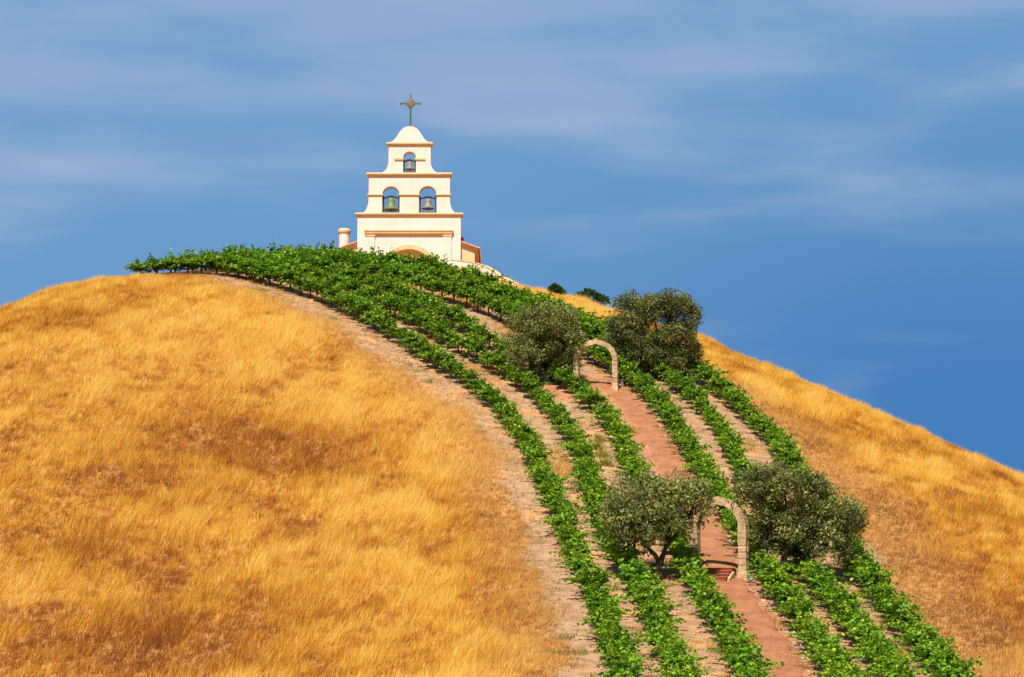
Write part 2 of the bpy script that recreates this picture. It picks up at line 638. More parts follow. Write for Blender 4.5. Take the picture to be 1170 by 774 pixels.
def smooth_line(P, sig_m, step=0.5):
    Q = resample(P, step)
    n = int(sig_m / step)
    pre = Q[0] + (Q[0] - Q[min(n * 3, len(Q) - 1)])[None] * np.linspace(1, 0, n * 3, endpoint=False)[:, None]
    post = Q[-1] + (Q[-1] - Q[max(-n * 3, -len(Q))])[None] * np.linspace(0, 1, n * 3 + 1)[1:, None]
    E = np.concatenate([pre, Q, post])
    kx = np.arange(-3 * n, 3 * n + 1)
    kk = np.exp(-0.5 * (kx / n) ** 2)
    kk /= kk.sum()
    return np.stack([np.convolve(E[:, i], kk, mode='valid') for i in range(2)], 1)


ROW_LINE = {}
for rk, pts in ROWS_PX.items():
    P = np.array([ground_pix(px, py, FOL_C) for px, py in pts])
    if rk == 'A':
        P[:3, 1] += np.array([4.5, 3.5, 1.2])            # the far end lies just behind the crest
        ROW_LINE[rk] = smooth_line(P, 3.0)
    else:
        A = ROW_LINE['A']
        L = smooth_line(P, 3.0)
        j = np.argmin(np.linalg.norm(A - L[0], axis=1))
        ext = L[0] + (A[:j] - A[j])                # carries on round the crest alongside the outer row
        ROW_LINE[rk] = smooth_line(np.concatenate([ext[:-6], L[3:]]), 2.5) if j > 8 else L

PATH_PX = [(681, 433), (697, 438), (712, 441), (720, 452), (735, 476), (752, 502), (772, 534), (792, 568), (808, 598), (819, 628), (824, 652),
           (838, 671), (855, 694), (879, 727), (900, 774), (915, 815), (935, 860)]
PATH_LINE = smooth_line(np.array([ground_pix(*p) for p in PATH_PX]), 2.0)

VINE_STEP = 1.55
VINES = []                                          # row, x, y
for rk in 'ABCDEF':
    Q = resample(ROW_LINE[rk], VINE_STEP)
    for i, (x, y) in enumerate(Q):
        VINES.append((rk, i, x + rng.normal(0, 0.07), y + rng.normal(0, 0.10)))
ALLROW = np.concatenate([resample(ROW_LINE[rk], 1.0) for rk in 'ABCDEF'])


def dist_to(P, Q):
    """distance from points P to point set Q"""
    out = np.empty(len(P))
    for i in range(0, len(P), 20000):
        d = P[i:i + 20000, None, :] - Q[None]
        out[i:i + 20000] = np.sqrt((d * d).sum(2).min(1))
    return out


def side_of(P, L):
    """+ on the left (golden slope left of the vineyard) of a row that runs downhill"""
    out = np.empty(len(P))
    T = np.gradient(L, axis=0)
    for i in range(0, len(P), 20000):
        d = P[i:i + 20000, None, :] - L[None]
        k_ = (d * d).sum(2).argmin(1)
        dd = P[i:i + 20000] - L[k_]
        t = T[k_]
        out[i:i + 20000] = np.sign(t[:, 0] * dd[:, 1] - t[:, 1] * dd[:, 0])
    return out


ARCH_LO = on_ground(822, 649)
ARCH_UP = on_ground(681, 438)

CH_D = 227.0                                         # distance of the chapel front
CH_X = float(at_depth(467.5, 300, CH_D)[0])
CH_Z = float(hgt(CH_X, CH_D))


def soil_fields(P):
    dr = dist_to(P, ALLROW)
    dp = dist_to(P, PATH_LINE)
    dr = np.minimum(dr, dp + 0.5)
    lft = side_of(P, ROW_LINE['A'][::2]) < 0
    rgt = side_of(P, ROW_LINE['F'][::2]) > 0
    dr = np.where(~lft & ~rgt, np.minimum(dr, 0.9), dr)
    n = fbm(P[:, 0] / 3.5, P[:, 1] / 3.5, 40, 4) - 0.5
    width = np.where(lft, 2.2 + 1.6 * sstep(P[:, 1], 160, 185) - 3.3 * sstep(-P[:, 0], 26.0, 33.0), 1.5 - 0.7 * sstep(P[:, 1], 180, 205))
    soil = 1 - sstep(dr + n * 3.6, width - 1.2, width + 2.0)
    soil = soil * (1 - 0.25 * lft * sstep(P[:, 1], 125, 165))
    red = np.zeros(len(P))
    for c in (ARCH_LO, ARCH_UP):
        d = np.hypot(P[:, 0] - c.x, P[:, 1] - c.y)
        red = np.maximum(red, 1 - sstep(d + n * 3, 2.0, 6.5))
    red = np.maximum(red, 0.75 * (1 - sstep(dp + n * 1.5, 1.0, 2.3)))
    return soil, red, dr, lft


# ------------------------------------------------------------------ ground: one sheet out to the horizon
def axis(lo, hi, step, far):
    core = np.arange(lo, hi + 1e-6, step)
    g = step * 1.6 ** np.arange(1, 40)
    ext = np.cumsum(g)
    ext = ext[ext < far]
    return np.concatenate([lo - ext[::-1], core, hi + ext])


gx = axis(-78, 84, 0.6, 9000)
gy = axis(80, 262, 0.6, 9000)
GX, GY = np.meshgrid(gx, gy)
P2 = np.stack([GX.ravel(), GY.ravel()], 1)
soil = np.zeros(len(P2))
red = np.zeros(len(P2))
inside = (np.abs(P2[:, 0]) < 70) & (P2[:, 1] > 82) & (P2[:, 1] < 262)
s_, r_, _, _ = soil_fields(P2[inside])
soil[inside], red[inside] = s_, r_
gz = hgt(P2[:, 0], P2[:, 1])
gz = gz + soil * (fbm(P2[:, 0] / 1.6, P2[:, 1] / 1.2, 77, 3) - 0.5) * 0.14
nx, ny = len(gx), len(gy)
idx = np.arange(nx * ny).reshape(ny, nx)
GF = np.stack([idx[:-1, :-1].ravel(), idx[:-1, 1:].ravel(), idx[1:, 1:].ravel(), idx[1:, :-1].ravel()], 1)
me = mesh_np(np.column_stack([P2, gz]), GF, M_GROUND, {'soil': soil, 'red': red}, True, 'ground')
tag(link('ground', me), 'dry golden hill rising to the chapel with pale soil under the vines', 'ground', kind='structure')

# the red dirt path: a thin worn sheet with ragged edges
L = resample(PATH_LINE, 0.35)
T = np.gradient(L, axis=0)
T /= np.linalg.norm(T, axis=1)[:, None]
N = np.stack([-T[:, 1], T[:, 0]], 1)
V, nw = [], 9
for i, (p, nn_) in enumerate(zip(L, N)):
    wl_ = 1.15 + 0.5 * (float(fbm(i * 0.13, 3.1, 8)) - 0.5) * 2
    wr_ = 1.15 + 0.5 * (float(fbm(i * 0.13, 9.7, 9)) - 0.5) * 2
    for j in range(nw):
        t = -wr_ + (wl_ + wr_) * j / (nw - 1)
        q = p + nn_ * t
        lift = 0.085 if 0 < j < nw - 1 else -0.09
        V.append((q[0], q[1], float(hgt(*q)) + lift + 0.03 * (float(fbm(q[0] / 0.8, q[1] / 0.8, 31, 3)) - 0.5)))
F = []
for i in range(len(L) - 1):
    for j in range(nw - 1):
        a = i * nw + j
        F.append((a, a + 1, a + nw + 1, a + nw))
me = mesh_np(np.array(V), np.array(F), M_PATH, None, True, 'path')
tag(link('path', me), 'red dirt path running down the hill between the vine rows', 'path', kind='structure')


# ------------------------------------------------------------------ chapel on the crest
KC = 3.365


def cx(c):                                           # crop pixel -> metres right of the chapel's axis
    return float(at_depth(370 + c / KC, 220, CH_D)[0]) - CH_X


def cz(c):
    return float(at_depth(467.5, 90 + c / KC, CH_D)[2]) - CH_Z


chapel = empty('chapel', (CH_X, CH_D, CH_Z))
tag(chapel, 'cream stucco mission chapel with tiered bell wall standing on the hilltop', 'chapel')
C0 = 328.5
half = [(0, 183), (10, 184), (20, 187), (29, 193), (37, 202), (44, 213), (51, 224), (58, 233), (66, 240), (76, 246), (81, 248),
        (81, 318), (83, 332), (88, 345), (95, 354), (104, 361), (108, 365), (156, 368), (156, 468), (158, 484), (163, 499), (170, 510), (178, 517), (184, 521),
        (198, 524), (198, 790)]
outer = [(cx(C0 + a), cz(b)) for a, b in half] + [(cx(C0 - a), cz(b)) for a, b in reversed(half[1:])]


def arch_hole(x0, x1, top, bot, n=20):
    xa, xb, zt, zb = cx(x0), cx(x1), cz(top), cz(bot)
    r = (xb - xa) / 2
    c = (xa + xb) / 2
    zs = zt - r
    return [(xa, zb), (xb, zb)] + [(c + r * math.cos(math.pi * i / n), zs + r * math.sin(math.pi * i / n)) for i in range(n + 1)]


BELLS = [(303.5, 353.5, 280, 362), (224, 292, 414, 517), (365, 434, 413, 517)]
holes = [arch_hole(*b) for b in BELLS]
pr_c = (cx(C0), cz(757))
pr_in, pr_out = cx(C0 + 103) - cx(C0), cx(C0 + 119) - cx(C0)
zb = cz(770)
ang = math.asin(min(0.9, max(-0.9, (zb - pr_c[1]) / pr_in)))
holes.append([(pr_c[0] + pr_in * math.cos(t), pr_c[1] + pr_in * math.sin(t)) for t in np.linspace(ang, math.pi - ang, 33)])
TH = 1.15
plate('bell_wall', outer, holes, 0.0, TH, M_STUCCO, chapel)


def cornice(name, x0, x1, zt, zb_, over, y0=0.0, y1=TH, parent=chapel):
    """x0,x1: crop pixels of the wall it crowns"""
    a, b_, t, q = cx(x0), cx(x1), cz(zt), cz(zb_)
    hh = t - q
    m = MB()
    m.mould(a, b_, y0, y1, [(q, 0.012), (q + hh * 0.12, over * 0.35), (q + hh * 0.40, over * 0.5), (q + hh * 0.5, over * 0.85), (q + hh * 0.62, over), (q + hh * 0.9, over), (t, over * 0.8)])
    return m.build(name, M_TRIM, parent)


cornice('cornice', C0 - 81, C0 + 81, 246, 262, 0.24)
cornice('cornice', C0 - 156, C0 + 156, 363, 380, 0.26)
cornice('cornice', C0 - 198, C0 + 198, 517, 533, 0.26)
# mouldings at the springing of the bell arches
for (a, b_, z) in ((275, 302.5, 306), (354.5, 385, 306)):
    m = MB()
    m.mould(cx(a), cx(b_), -0.02, 0.1, [(cz(z + 10), 0.0), (cz(z + 7), 0.10), (cz(z + 2), 0.12), (cz(z), 0.09)])
    m.build('impost', M_TRIM, chapel)
for (a, b_) in ((173, 223), (293, 364), (435, 484)):
    cornice('impost', a, b_, 444, 455, 0.15)
# raised surround over the door: lintel moulding and two pilasters
m = MB()
m.mould(cx(165), cx(492), -0.17, 0.05, [(cz(601), 0.0), (cz(597), 0.10), (cz(592), 0.13), (cz(588), 0.2), (cz(584), 0.2), (cz(583), 0.15)])
m.build('lintel_moulding', M_TRIM, chapel)
for a, b_ in ((166, 197), (460, 491)):
    m = MB()
    m.box(cx(a), cx(b_), -0.16, 0.05, cz(780), cz(601.2), 0.02)
    p_ = m.build('pilaster', M_STUCCO, chapel)
    m = MB()
    m.mould(cx(a), cx(b_), -0.162, 0.04, [(cz(610), 0.0), (cz(608), 0.05), (cz(602), 0.06), (cz(601.6), 0.0)])
    m.build('capital', M_TRIM, p_)
# brick-edged door arch
m = MB()
Lp = []
for t in np.linspace(0.02, math.pi - 0.02, 41):
    c_, s_n = math.cos(t), math.sin(t)
    Lp.append([(pr_c[0] + r * c_, y, pr_c[1] + r * s_n) for r, y in ((pr_in - 0.01, -0.12), (pr_out, -0.12), (pr_out, 0.06), (pr_in - 0.01, 0.06))])
m.loops(Lp)
m.build('door_arch', M_TRIM, chapel)
m = MB()
nb = 12
for i in range(nb):
    xa = pr_c[0] - pr_in + 2 * pr_in * i / nb
    xb = pr_c[0] - pr_in + 2 * pr_in * (i + 1) / nb
    m.box(xa + 0.008, xb - 0.008, TH - 0.15, TH - 0.05 + 0.004 * (i % 2), cz(790), pr_c[1] + pr_in - 0.02, 0.012)
m.build('door', M_DOOR, chapel)

# nave behind the bell wall, wider than it, low gable under tiles
nx0, nx1 = cx(78), cx(580)
eave = cz(647)
slope = 0.37
yb0, yb1 = 0.62, TH + 15
ridge = eave + slope * (nx1 - nx0) / 2
xm = (nx0 + nx1) / 2
m = MB()
prof = [(nx0, cz(800)), (nx1, cz(800)), (nx1, eave), (xm, ridge), (nx0, eave)]
m.loops([[(x, yb0, z) for x, z in prof], [(x, yb1, z) for x, z in prof]])
m.build('nave_wall', M_WING, chapel)
for sgn in (-1, 1):
    xe = nx1 if sgn > 0 else nx0
    over = 0.42
    x_out = xe + sgn * over
    z_out = eave - slope * over
    m = MB()
    th = 0.05
    sec = [(xm, ridge + 0.03), (x_out, z_out + 0.03), (x_out, z_out + 0.03 + th), (xm, ridge + 0.03 + th)]
    m.loops([[(x, yb0 - 0.45, z) for x, z in sec], [(x, yb1 + 0.3, z) for x, z in sec]])
    # barrel tiles down the slope
    ny_ = int((yb1 + 0.3 - yb0 + 0.45) / 0.30)
    for i in range(ny_):
        yc = yb0 - 0.45 + 0.15 + i * 0.30
        st = 16
        for q in range(st):
            t0, t1 = q / st, (q + 1) / st + 0.012
            A_ = Vector((xm + (x_out + sgn * 0.06 - xm) * t0, yc, ridge + 0.08 + (z_out - ridge) * t0))
            B_ = Vector((xm + (x_out + sgn * 0.06 - xm) * t1, yc, ridge + 0.10 + (z_out - ridge) * t1))
            m.tube([A_, B_], [0.075, 0.09], 7)
    rf = m.build('roof', M_TILE, chapel, True)
    m = MB()
    sec = [(xe + sgn * 0.02, eave - 0.30), (xe + sgn * 0.30, eave - 0.22), (xe + sgn * 0.36, z_out + 0.02), (xe + sgn * 0.02, eave + 0.0)]
    m.loops([[(x, yb0 - 0.20, z) for x, z in sec], [(x, yb1 + 0.2, z) for x, z in sec]])
    m.build('eave_cornice', M_TRIM, rf)
    # verge moulding under the tiles on the gable
    m = MB()
    sec = [(xm, ridge - 0.20), (xe + sgn * 0.3, eave - slope * 0.3 - 0.20), (xe + sgn * 0.3, eave - slope * 0.3 + 0.02), (xm, ridge + 0.02)]
    m.loops([[(x, yb0 - 0.26, z) for x, z in sec], [(x, yb0 - 0.003, z) for x, z in sec]])
    m.build('verge', M_WING, rf)
m = MB()
m.lathe([(0.10, cz(640)), (0.10, cz(606)), (0.19, cz(604)), (0.19, cz(594)), (0.05, cz(590))], cx(530), TH + 1.6, 12)
m.build('vent_pipe', M_POST, chapel, True)
# round stucco chimney at the left end
m = MB()
chx, chy = cx(74), TH + 1.2
rr = cx(95) - cx(74.5)
m.lathe([(rr, cz(800)), (rr, cz(582))], chx, chy, 28)
chim = m.build('chimney', M_STUCCO, chapel, True)
m = MB()
m.lathe([(rr * 1.0, cz(583)), (rr * 1.12, cz(580)), (rr * 1.24, cz(575)), (rr * 1.24, cz(569)), (rr * 1.12, cz(566)), (rr * 0.95, cz(562)), (rr * 0.5, cz(560))], chx, chy, 28)
m.build('chimney_cap', M_TRIM, chim, True)
# cross on the crown of the bell wall
yc = TH / 2
m = MB()
m.tube([(0, yc, cz(188)), (0, yc, cz(100))], 0.095, 8)
m.tube([(0, yc, cz(95)), (0, yc, cz(56)), (0, yc, cz(50))], [0.085, 0.085, 0.02], 8)
aw = cx(C0 + 37) - cx(C0)
m.tube([(-aw, yc, cz(91)), (aw, yc, cz(91))], 0.075, 8)
for e in (-aw, aw):
    m.box(e - 0.07, e + 0.07, yc - 0.09, yc + 0.09, cz(91) - 0.13, cz(91) + 0.13, 0.02)
m.box(-0.2, 0.2, yc - 0.2, yc + 0.2, cz(186), cz(180), 0.03)
for i in range(8):
    a_ = math.pi / 8 + i * math.pi / 4
    m.tube([(0, yc, cz(90.5)), (0.62 * math.cos(a_), yc, cz(90.5) + 0.62 * math.sin(a_))], [0.06, 0.02], 6)
cr = m.build('cross', M_CROSS, chapel, True)
m = MB()
dr_ = cx(C0 + 16) - cx(C0)
zc = cz(90.5)
nn2 = 24
m.loops([[(r * math.cos(2 * math.pi * j / nn2), y, zc + r * math.sin(2 * math.pi * j / nn2)) for j in range(nn2)] for r, y in ((dr_ * 0.7, yc - 0.15), (dr_ * 0.95, yc - 0.13), (dr_, yc - 0.09), (dr_, yc + 0.09), (dr_ * 0.7, yc + 0.15))])
m.build('disc', M_BRASS, cr, True)


# bells: each hangs in its own iron frame in an arch
def make_bell(spec, scale, mat, label, low):
    x0, x1, top, bot = spec
    w = cx(x1) - cx(x0)
    zc_, zfloor = (cx(x0) + cx(x1)) / 2, cz(bot)
    root = empty('bell', (CH_X + zc_, CH_D + TH / 2, CH_Z + zfloor))
    tag(root, label, 'bell', 'bells hanging in the chapel bell wall')
    hb = w * 0.66 * scale
    r = w * 0.385 * scale
    z0 = w * low
    m = MB()
    m.lathe([(r * 0.88, z0 + 0.02), (r, z0), (r * 1.02, z0 + hb * 0.05), (r * 0.82, z0 + hb * 0.2), (r * 0.62, z0 + hb * 0.45), (r * 0.55, z0 + hb * 0.7), (r * 0.5, z0 + hb * 0.86), (r * 0.3, z0 + hb * 0.97), (r * 0.12, z0 + hb)], 0, 0, 26)
    m.build('bell_body', mat, root, True)
    m = MB()
    m.tube([(0, 0, z0 + hb * 0.5), (0, 0, z0 - 0.02)], 0.03, 6)
    m.lathe([(0.02, z0 - 0.14), (0.08, z0 - 0.1), (0.08, z0 - 0.05), (0.03, z0)], 0, 0, 10)
    m.build('clapper', M_IRON, root, True)
    m = MB()
    zy = z0 + hb + 0.05
    m.tube([(-w * 0.45, 0, zy - 0.12), (-w * 0.30, 0, zy - 0.05), (-w * 0.16, 0, zy + 0.05), (0, 0, zy + 0.09), (w * 0.16, 0, zy + 0.05), (w * 0.30, 0, zy - 0.05), (w * 0.45, 0, zy - 0.12)], [0.07, 0.085, 0.10, 0.125, 0.10, 0.085, 0.07], 8)
    m.build('yoke', M_IRON, root, True)
    m = MB()
    for sg in (-1, 1):
        xo = sg * w * 0.44
        m.tube([(xo, -0.26, 0.05), (xo * 0.985, -0.1, zy * 0.6), (xo * 0.97, 0, zy)], 0.075, 6)
        m.tube([(xo, 0.26, 0.05), (xo * 0.985, 0.1, zy * 0.6), (xo * 0.97, 0, zy)], 0.075, 6)
        m.tube([(xo, 0, zy - 0.16), (xo, 0, zy + 0.18)], 0.07, 8)
    m.box(-w * 0.47, w * 0.47, -0.33, -0.2, 0.004, 0.19, 0.015)
    m.box(-w * 0.47, w * 0.47, 0.2, 0.33, 0.004, 0.19, 0.015)
    m.build('frame', M_IRON, root, True)


make_bell(BELLS[0], 1.0, M_BRONZE2, 'small grey green bell in the single top arch under the cross', 0.34)
make_bell(BELLS[1], 1.08, M_BRONZE, 'tall green bronze bell in the left arch of the paired lower arches', 0.24)
make_bell(BELLS[2], 0.92, M_BRONZE2, 'squat grey bronze bell in the right arch of the paired lower arches', 0.30)

# low stucco wall curving down from the chapel's right corner
WP = [(515, 296.5, 225.8), (525, 297.5, 225.6), (535, 298.6, 225.2), (545, 300.5, 224.6), (553, 303, 224.0), (560, 306.5, 223.4), (566, 311, 222.6), (572, 315.5, 221.8), (580, 319, 221), (590, 323.5, 220.2)]
Lw, Lc = [], []
WPW = [at_depth(*p) for p in WP]
for i, p in enumerate(WPW):
    t = WPW[min(i + 1, len(WPW) - 1)] - WPW[max(i - 1, 0)]
    n_ = np.array([-t[1], t[0]])
    n_ /= np.linalg.norm(n_)
    g0 = float(hgt(p[0], p[1])) - 0.8
    top = max(p[2], g0 + 0.9)
    q0, q1 = p[:2] - n_ * 0.0, p[:2] + n_ * 0.38
    Lw.append([(*q0, g0), (*q1, g0), (*q1, top - 0.10), (*q0, top - 0.10)])
    c0, c1 = p[:2] - n_ * 0.05, p[:2] + n_ * 0.43
    Lc.append([(*c0, top - 0.098), (*c1, top - 0.098), (*c1, top), (*c0, top)])
b0 = np.array(Lw[0][0])
m = MB()
m.loops([[tuple(np.array(v) - b0) for v in l] for l in Lw])
gw = m.build('garden_wall', M_STUCCO, None, False, tuple(b0))
tag(gw, 'low cream stucco wall stepping down from the right corner of the chapel', 'wall')
m = MB()
m.loops([[tuple(np.array(v) - b0) for v in l] for l in Lc])
m.build('wall_cap', M_TRIM, gw)


# ------------------------------------------------------------------ rough stone arches over the path
def block(m, c, ax, hs, jit=0.015, ch=0.03):
    """chamfered stone block: centre c, axes ax (3 unit vectors), half sizes hs"""
    c = Vector(c)
    hs = [h * (1 + random.uniform(-0.04, 0.04)) for h in hs]

    def ring(o, w):
        return [c + ax[0] * (sx * (hs[0] - o)) + ax[1] * (sy * (hs[1] - o)) + ax[2] * w + Vector([random.uniform(-jit, jit) for _ in range(3)])
                for sx, sy in ((-1, -1), (1, -1), (1, 1), (-1, 1))]
    m.loops([ring(ch, -hs[2]), ring(0, -hs[2] + ch), ring(0, hs[2] - ch), ring(ch, hs[2])])


def stone_arch(loc, rz, label, ro, ring_t, zs_abs, depth, seed):
    """ro outer radius; springing at zs_abs above loc; pillars go down to the ground below each"""
    random.seed(seed)
    root = empty('stone_arch', loc, rz)
    tag(root, label, 'arch', 'stone arches over the red path')
    ri = ro - ring_t
    rm = (ro + ri) / 2
    ex, ey, ez = Vector((1, 0, 0)), Vector((0, 1, 0)), Vector((0, 0, 1))
    for sg in (-1, 1):
        wx = loc.x + math.cos(rz) * sg * rm
        wy = loc.y + math.sin(rz) * sg * rm
        z0 = float(hgt(wx, wy)) - loc.z
        m = MB()
        z = z0 - 0.15
        hcur = 0.0
        pw = ring_t / 2 * 1.06
        z_top = zs_abs
        nblk = max(3, int(round((z_top - z0 - 0.35) / 0.36)))
        bh = (z_top - z0 - 0.35) / nblk
        for i in range(nblk):
            zc2 = z0 + 0.35 + bh * (i + 0.5)
            if i % 2 == 0:
                block(m, (sg * rm + random.uniform(-0.012, 0.012), 0, zc2), (ex, ey, ez), (pw, depth / 2, bh / 2 - 0.008))
            else:
                for s2 in (-1, 1):
                    block(m, (sg * rm, s2 * depth / 4, zc2), (ex, ey, ez), (pw * random.uniform(0.97, 1.05), depth / 4 - 0.006, bh / 2 - 0.008))
        p_ = m.build('pillar', M_STONE, root)
        m = MB()
        block(m, (sg * rm, 0, z0 + 0.08), (ex, ey, ez), (pw * 1.25, depth / 2 * 1.2, 0.27), 0.02, 0.04)
        m.build('plinth', M_STONE, p_)
        m = MB()
        m.box(sg * rm - pw * 0.93, sg * rm + pw * 0.93, -depth / 2 * 0.92, depth / 2 * 0.92, z0 + 0.02, z_top + 0.05)
        m.build('mortar_core', M_MORTAR, p_)
    m = MB()
    nv = 13
    for i in range(nv):
        t = math.pi * (i + 0.5) / nv
        er = Vector((math.cos(t), 0, math.sin(t)))
        et = Vector((-math.sin(t), 0, math.cos(t)))
        hw = rm * math.pi / nv / 2
        ex_ = random.uniform(-0.02, 0.02) + (0.05 if i == nv // 2 else 0)
        block(m, er * (rm + ex_) + Vector((0, 0, zs_abs)), (er, ey, et), (ring_t / 2, depth / 2 * random.uniform(0.94, 1.04), hw * 0.985), 0.02)
    rg = m.build('arch_ring', M_STONE, root)
    m = MB()
    m.loops([[(r * math.cos(t), y, zs_abs + r * math.sin(t)) for r, y in ((ri + 0.03, -depth * 0.45), (ro - 0.03, -depth * 0.45), (ro - 0.03, depth * 0.45), (ri + 0.03, depth * 0.45))] for t in np.linspace(0.01, math.pi - 0.01, 25)])
    m.build('mortar_core', M_MORTAR, rg)
    return root


sc_lo = FPX / ARCH_LO.y
sc_up = FPX / ARCH_UP.y
H_LO = (649 - 562) / sc_lo
H_UP = (438 - 381) / sc_up
RZ_LO, RZ_UP = R_(-24), R_(-14)
RO_LO, RO_UP = 1.70, 1.80
stone_arch(ARCH_LO, RZ_LO, 'tall pale stone arch at the red steps, lower of the two arches', RO_LO, 0.46, H_LO - RO_LO, 0.62, 3)
stone_arch(ARCH_UP, RZ_UP, 'smaller rough stone arch between the two upper olive trees', RO_UP, 0.40, H_UP - RO_UP, 0.62, 5)

# red brick steps in front of the lower arch
dn = Vector((math.sin(RZ_LO), -math.cos(RZ_LO), 0))     # downhill, out of the arch
rt = Vector((math.cos(RZ_LO), math.sin(RZ_LO), 0))
st_o = ARCH_LO + dn * 0.2
steps = empty('brick_steps', st_o, RZ_LO)
tag(steps, 'short flight of red brick steps in the opening of the lower arch', 'steps')
zt = 0.34
for i in range(4):
    root_s = st_o + dn * (i * 0.40 + 0.40)
    wz = float(hgt(*root_s[:2])) - st_o.z
    m = MB()
    y1_ = -i * 0.40
    m.box(-1.0, 0.98, y1_ - 0.42, y1_ + 0.3, min(wz, zt - 0.3) - 0.2, zt - 0.055, 0.004)
    so = m.build('step', M_RISER, steps)
    m = MB()
    for j in range(9):                                # brick treads with a small overhang
        xa = -1.03 + 2.04 * j / 9
        m.box(xa + 0.006, xa + 2.04 / 9 - 0.006, y1_ - 0.46, y1_ - 0.03, zt - 0.053, zt + random.uniform(-0.006, 0.006), 0.01)
    m.build('tread', M_BRICK, so)
    zt = zt - 0.19
m = MB()
m.loops([[(x, y, z) for x, z in ((1.03, z1 - 0.7), (1.17, z1 - 0.7), (1.17, z1 + 0.10), (1.03, z1 + 0.10))] for y, z1 in ((-0.6, 0.0), (-1.5, -0.42))])
m.build('cheek_wall', M_STONE, steps)

# short stakes near the arch feet
for (px_, py_, hh, lab) in ((856, 656, 0.55, 'short dark wooden stake right beside the right foot of the lower arch'),
                            (862, 658, 0.48, 'short pale wooden stake just right of the dark stake by the lower arch'),
                            (783, 662, 0.6, 'short grey wooden stake left of the lower arch, near the olive trunk'),
                            (711, 437, 0.5, 'short wooden stake beside the right foot of the upper arch')):
    g = on_ground(px_, py_)
    m = MB()
    m.loops([[(r * math.cos(2 * math.pi * j / 7) * random.uniform(0.9, 1.1), r * math.sin(2 * math.pi * j / 7) * random.uniform(0.9, 1.1), z) for j in range(7)] for r, z in ((0.11, -0.2), (0.10, hh - 0.03), (0.085, hh))])
    o = m.build('wooden_stake', M_POST, None, False, g)
    o.rotation_euler = (R_(random.uniform(-5, 5)), R_(random.uniform(-5, 5)), random.uniform(0, 3))
    tag(o, lab, 'stake', 'short stakes by the arches')


# ------------------------------------------------------------------ leaves
def unit(v):
    return v / np.maximum(np.linalg.norm(v, axis=-1, keepdims=True), 1e-9)


def leaf_quads(C, D, Nn, ln, wd, fold=0.0):
    """kite-shaped leaves: base C, direction D, normal Nn; 4 verts each"""
    D = unit(D)
    S = unit(np.cross(D, Nn))
    U = np.cross(S, D)
    ln = ln[:, None]
    wd = wd[:, None]
    v0 = C
    v1 = C + D * ln * 0.5 + S * wd * 0.5 + U * wd * fold
    v2 = C + D * ln
    v3 = C + D * ln * 0.5 - S * wd * 0.5 + U * wd * fold
    V = np.stack([v0, v1, v2, v3], 1).reshape(-1, 3)
    F = np.arange(len(C) * 4).reshape(-1, 4)
    return V, F


def vine_foliage(seed):
    r = np.random.default_rng(seed)
    C, D, N_, LN, TI = [], [], [], [], []
    nsh = r.integers(15, 20)
    for s in range(nsh):
        az = 2 * math.pi * (s + r.uniform(-0.5, 0.5)) / nsh * 2.0
        incl = r.uniform(0.0, 1.2)                        # from straight up to nearly level
        Ls = r.uniform(0.55, 0.95)
        cane = s < 3
        if cane:                                          # a few long canes reach out sideways
            incl, Ls = r.uniform(0.8, 1.3), r.uniform(0.95, 1.3)
        h = np.array([math.cos(az), math.sin(az), 0])
        d = h * math.sin(incl) + np.array([0, 0, math.cos(incl)])
        p = np.array([0, 0, 0.80]) + d * 0.05 + h * r.uniform(0, 0.25)
        nl = int(Ls * 30)
        tn = r.normal(0.45, 0.12)
        for i in range(nl):
            t = (i + 0.5) / nl
            q = p + d * Ls * t + h * 0.22 * t * t - np.array([0, 0, 0.45 * t * t * math.sin(incl)])
            a2 = r.uniform(0, 2 * math.pi)
            out = np.array([math.cos(a2), math.sin(a2), r.uniform(-0.5, 0.5)])
            C.append(q + r.normal(0, 0.06 if not cane else 0.03, 3))
            D.append(out + d * 0.5)
            N_.append(np.array([0, 0, 1.0]) + h * 0.3 + r.normal(0, 0.5, 3))
            LN.append(r.uniform(0.17, 0.29) * (1 - 0.3 * t))
            TI.append(tn + 0.18 * t + r.normal(0, 0.13))
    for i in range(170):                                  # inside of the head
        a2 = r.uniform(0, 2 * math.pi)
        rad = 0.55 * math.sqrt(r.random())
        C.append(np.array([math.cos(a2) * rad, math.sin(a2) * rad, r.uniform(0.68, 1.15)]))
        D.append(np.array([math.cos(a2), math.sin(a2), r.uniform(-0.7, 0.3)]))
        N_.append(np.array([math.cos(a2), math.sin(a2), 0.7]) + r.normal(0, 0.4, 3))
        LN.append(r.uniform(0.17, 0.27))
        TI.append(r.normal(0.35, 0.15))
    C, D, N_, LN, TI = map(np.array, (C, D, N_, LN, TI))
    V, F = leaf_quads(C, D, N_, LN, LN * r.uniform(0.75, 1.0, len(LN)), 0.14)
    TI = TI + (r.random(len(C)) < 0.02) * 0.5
    return V, F, np.repeat(np.clip(TI, 0, 1), 4)


def vine_trunk(seed):
    r = random.Random(seed)
    m = MB()
    pts = [(0, 0, -0.25)]
    x = y = 0
    for z in (0.05, 0.3, 0.55, 0.8):
        x += r.uniform(-0.04, 0.04)
        y += r.uniform(-0.04, 0.04)
        pts.append((x, y, z))
    m.tube(pts, [0.085, 0.08, 0.065, 0.06, 0.085], 7)
    for i in range(4):
        a = i * math.pi / 2 + r.uniform(-0.4, 0.4)
        m.tube([(x, y, 0.76), (x + 0.22 * math.cos(a), y + 0.22 * math.sin(a), 0.9), (x + 0.34 * math.cos(a), y + 0.34 * math.sin(a), 1.15)], [0.05, 0.035, 0.012], 5)
    return m


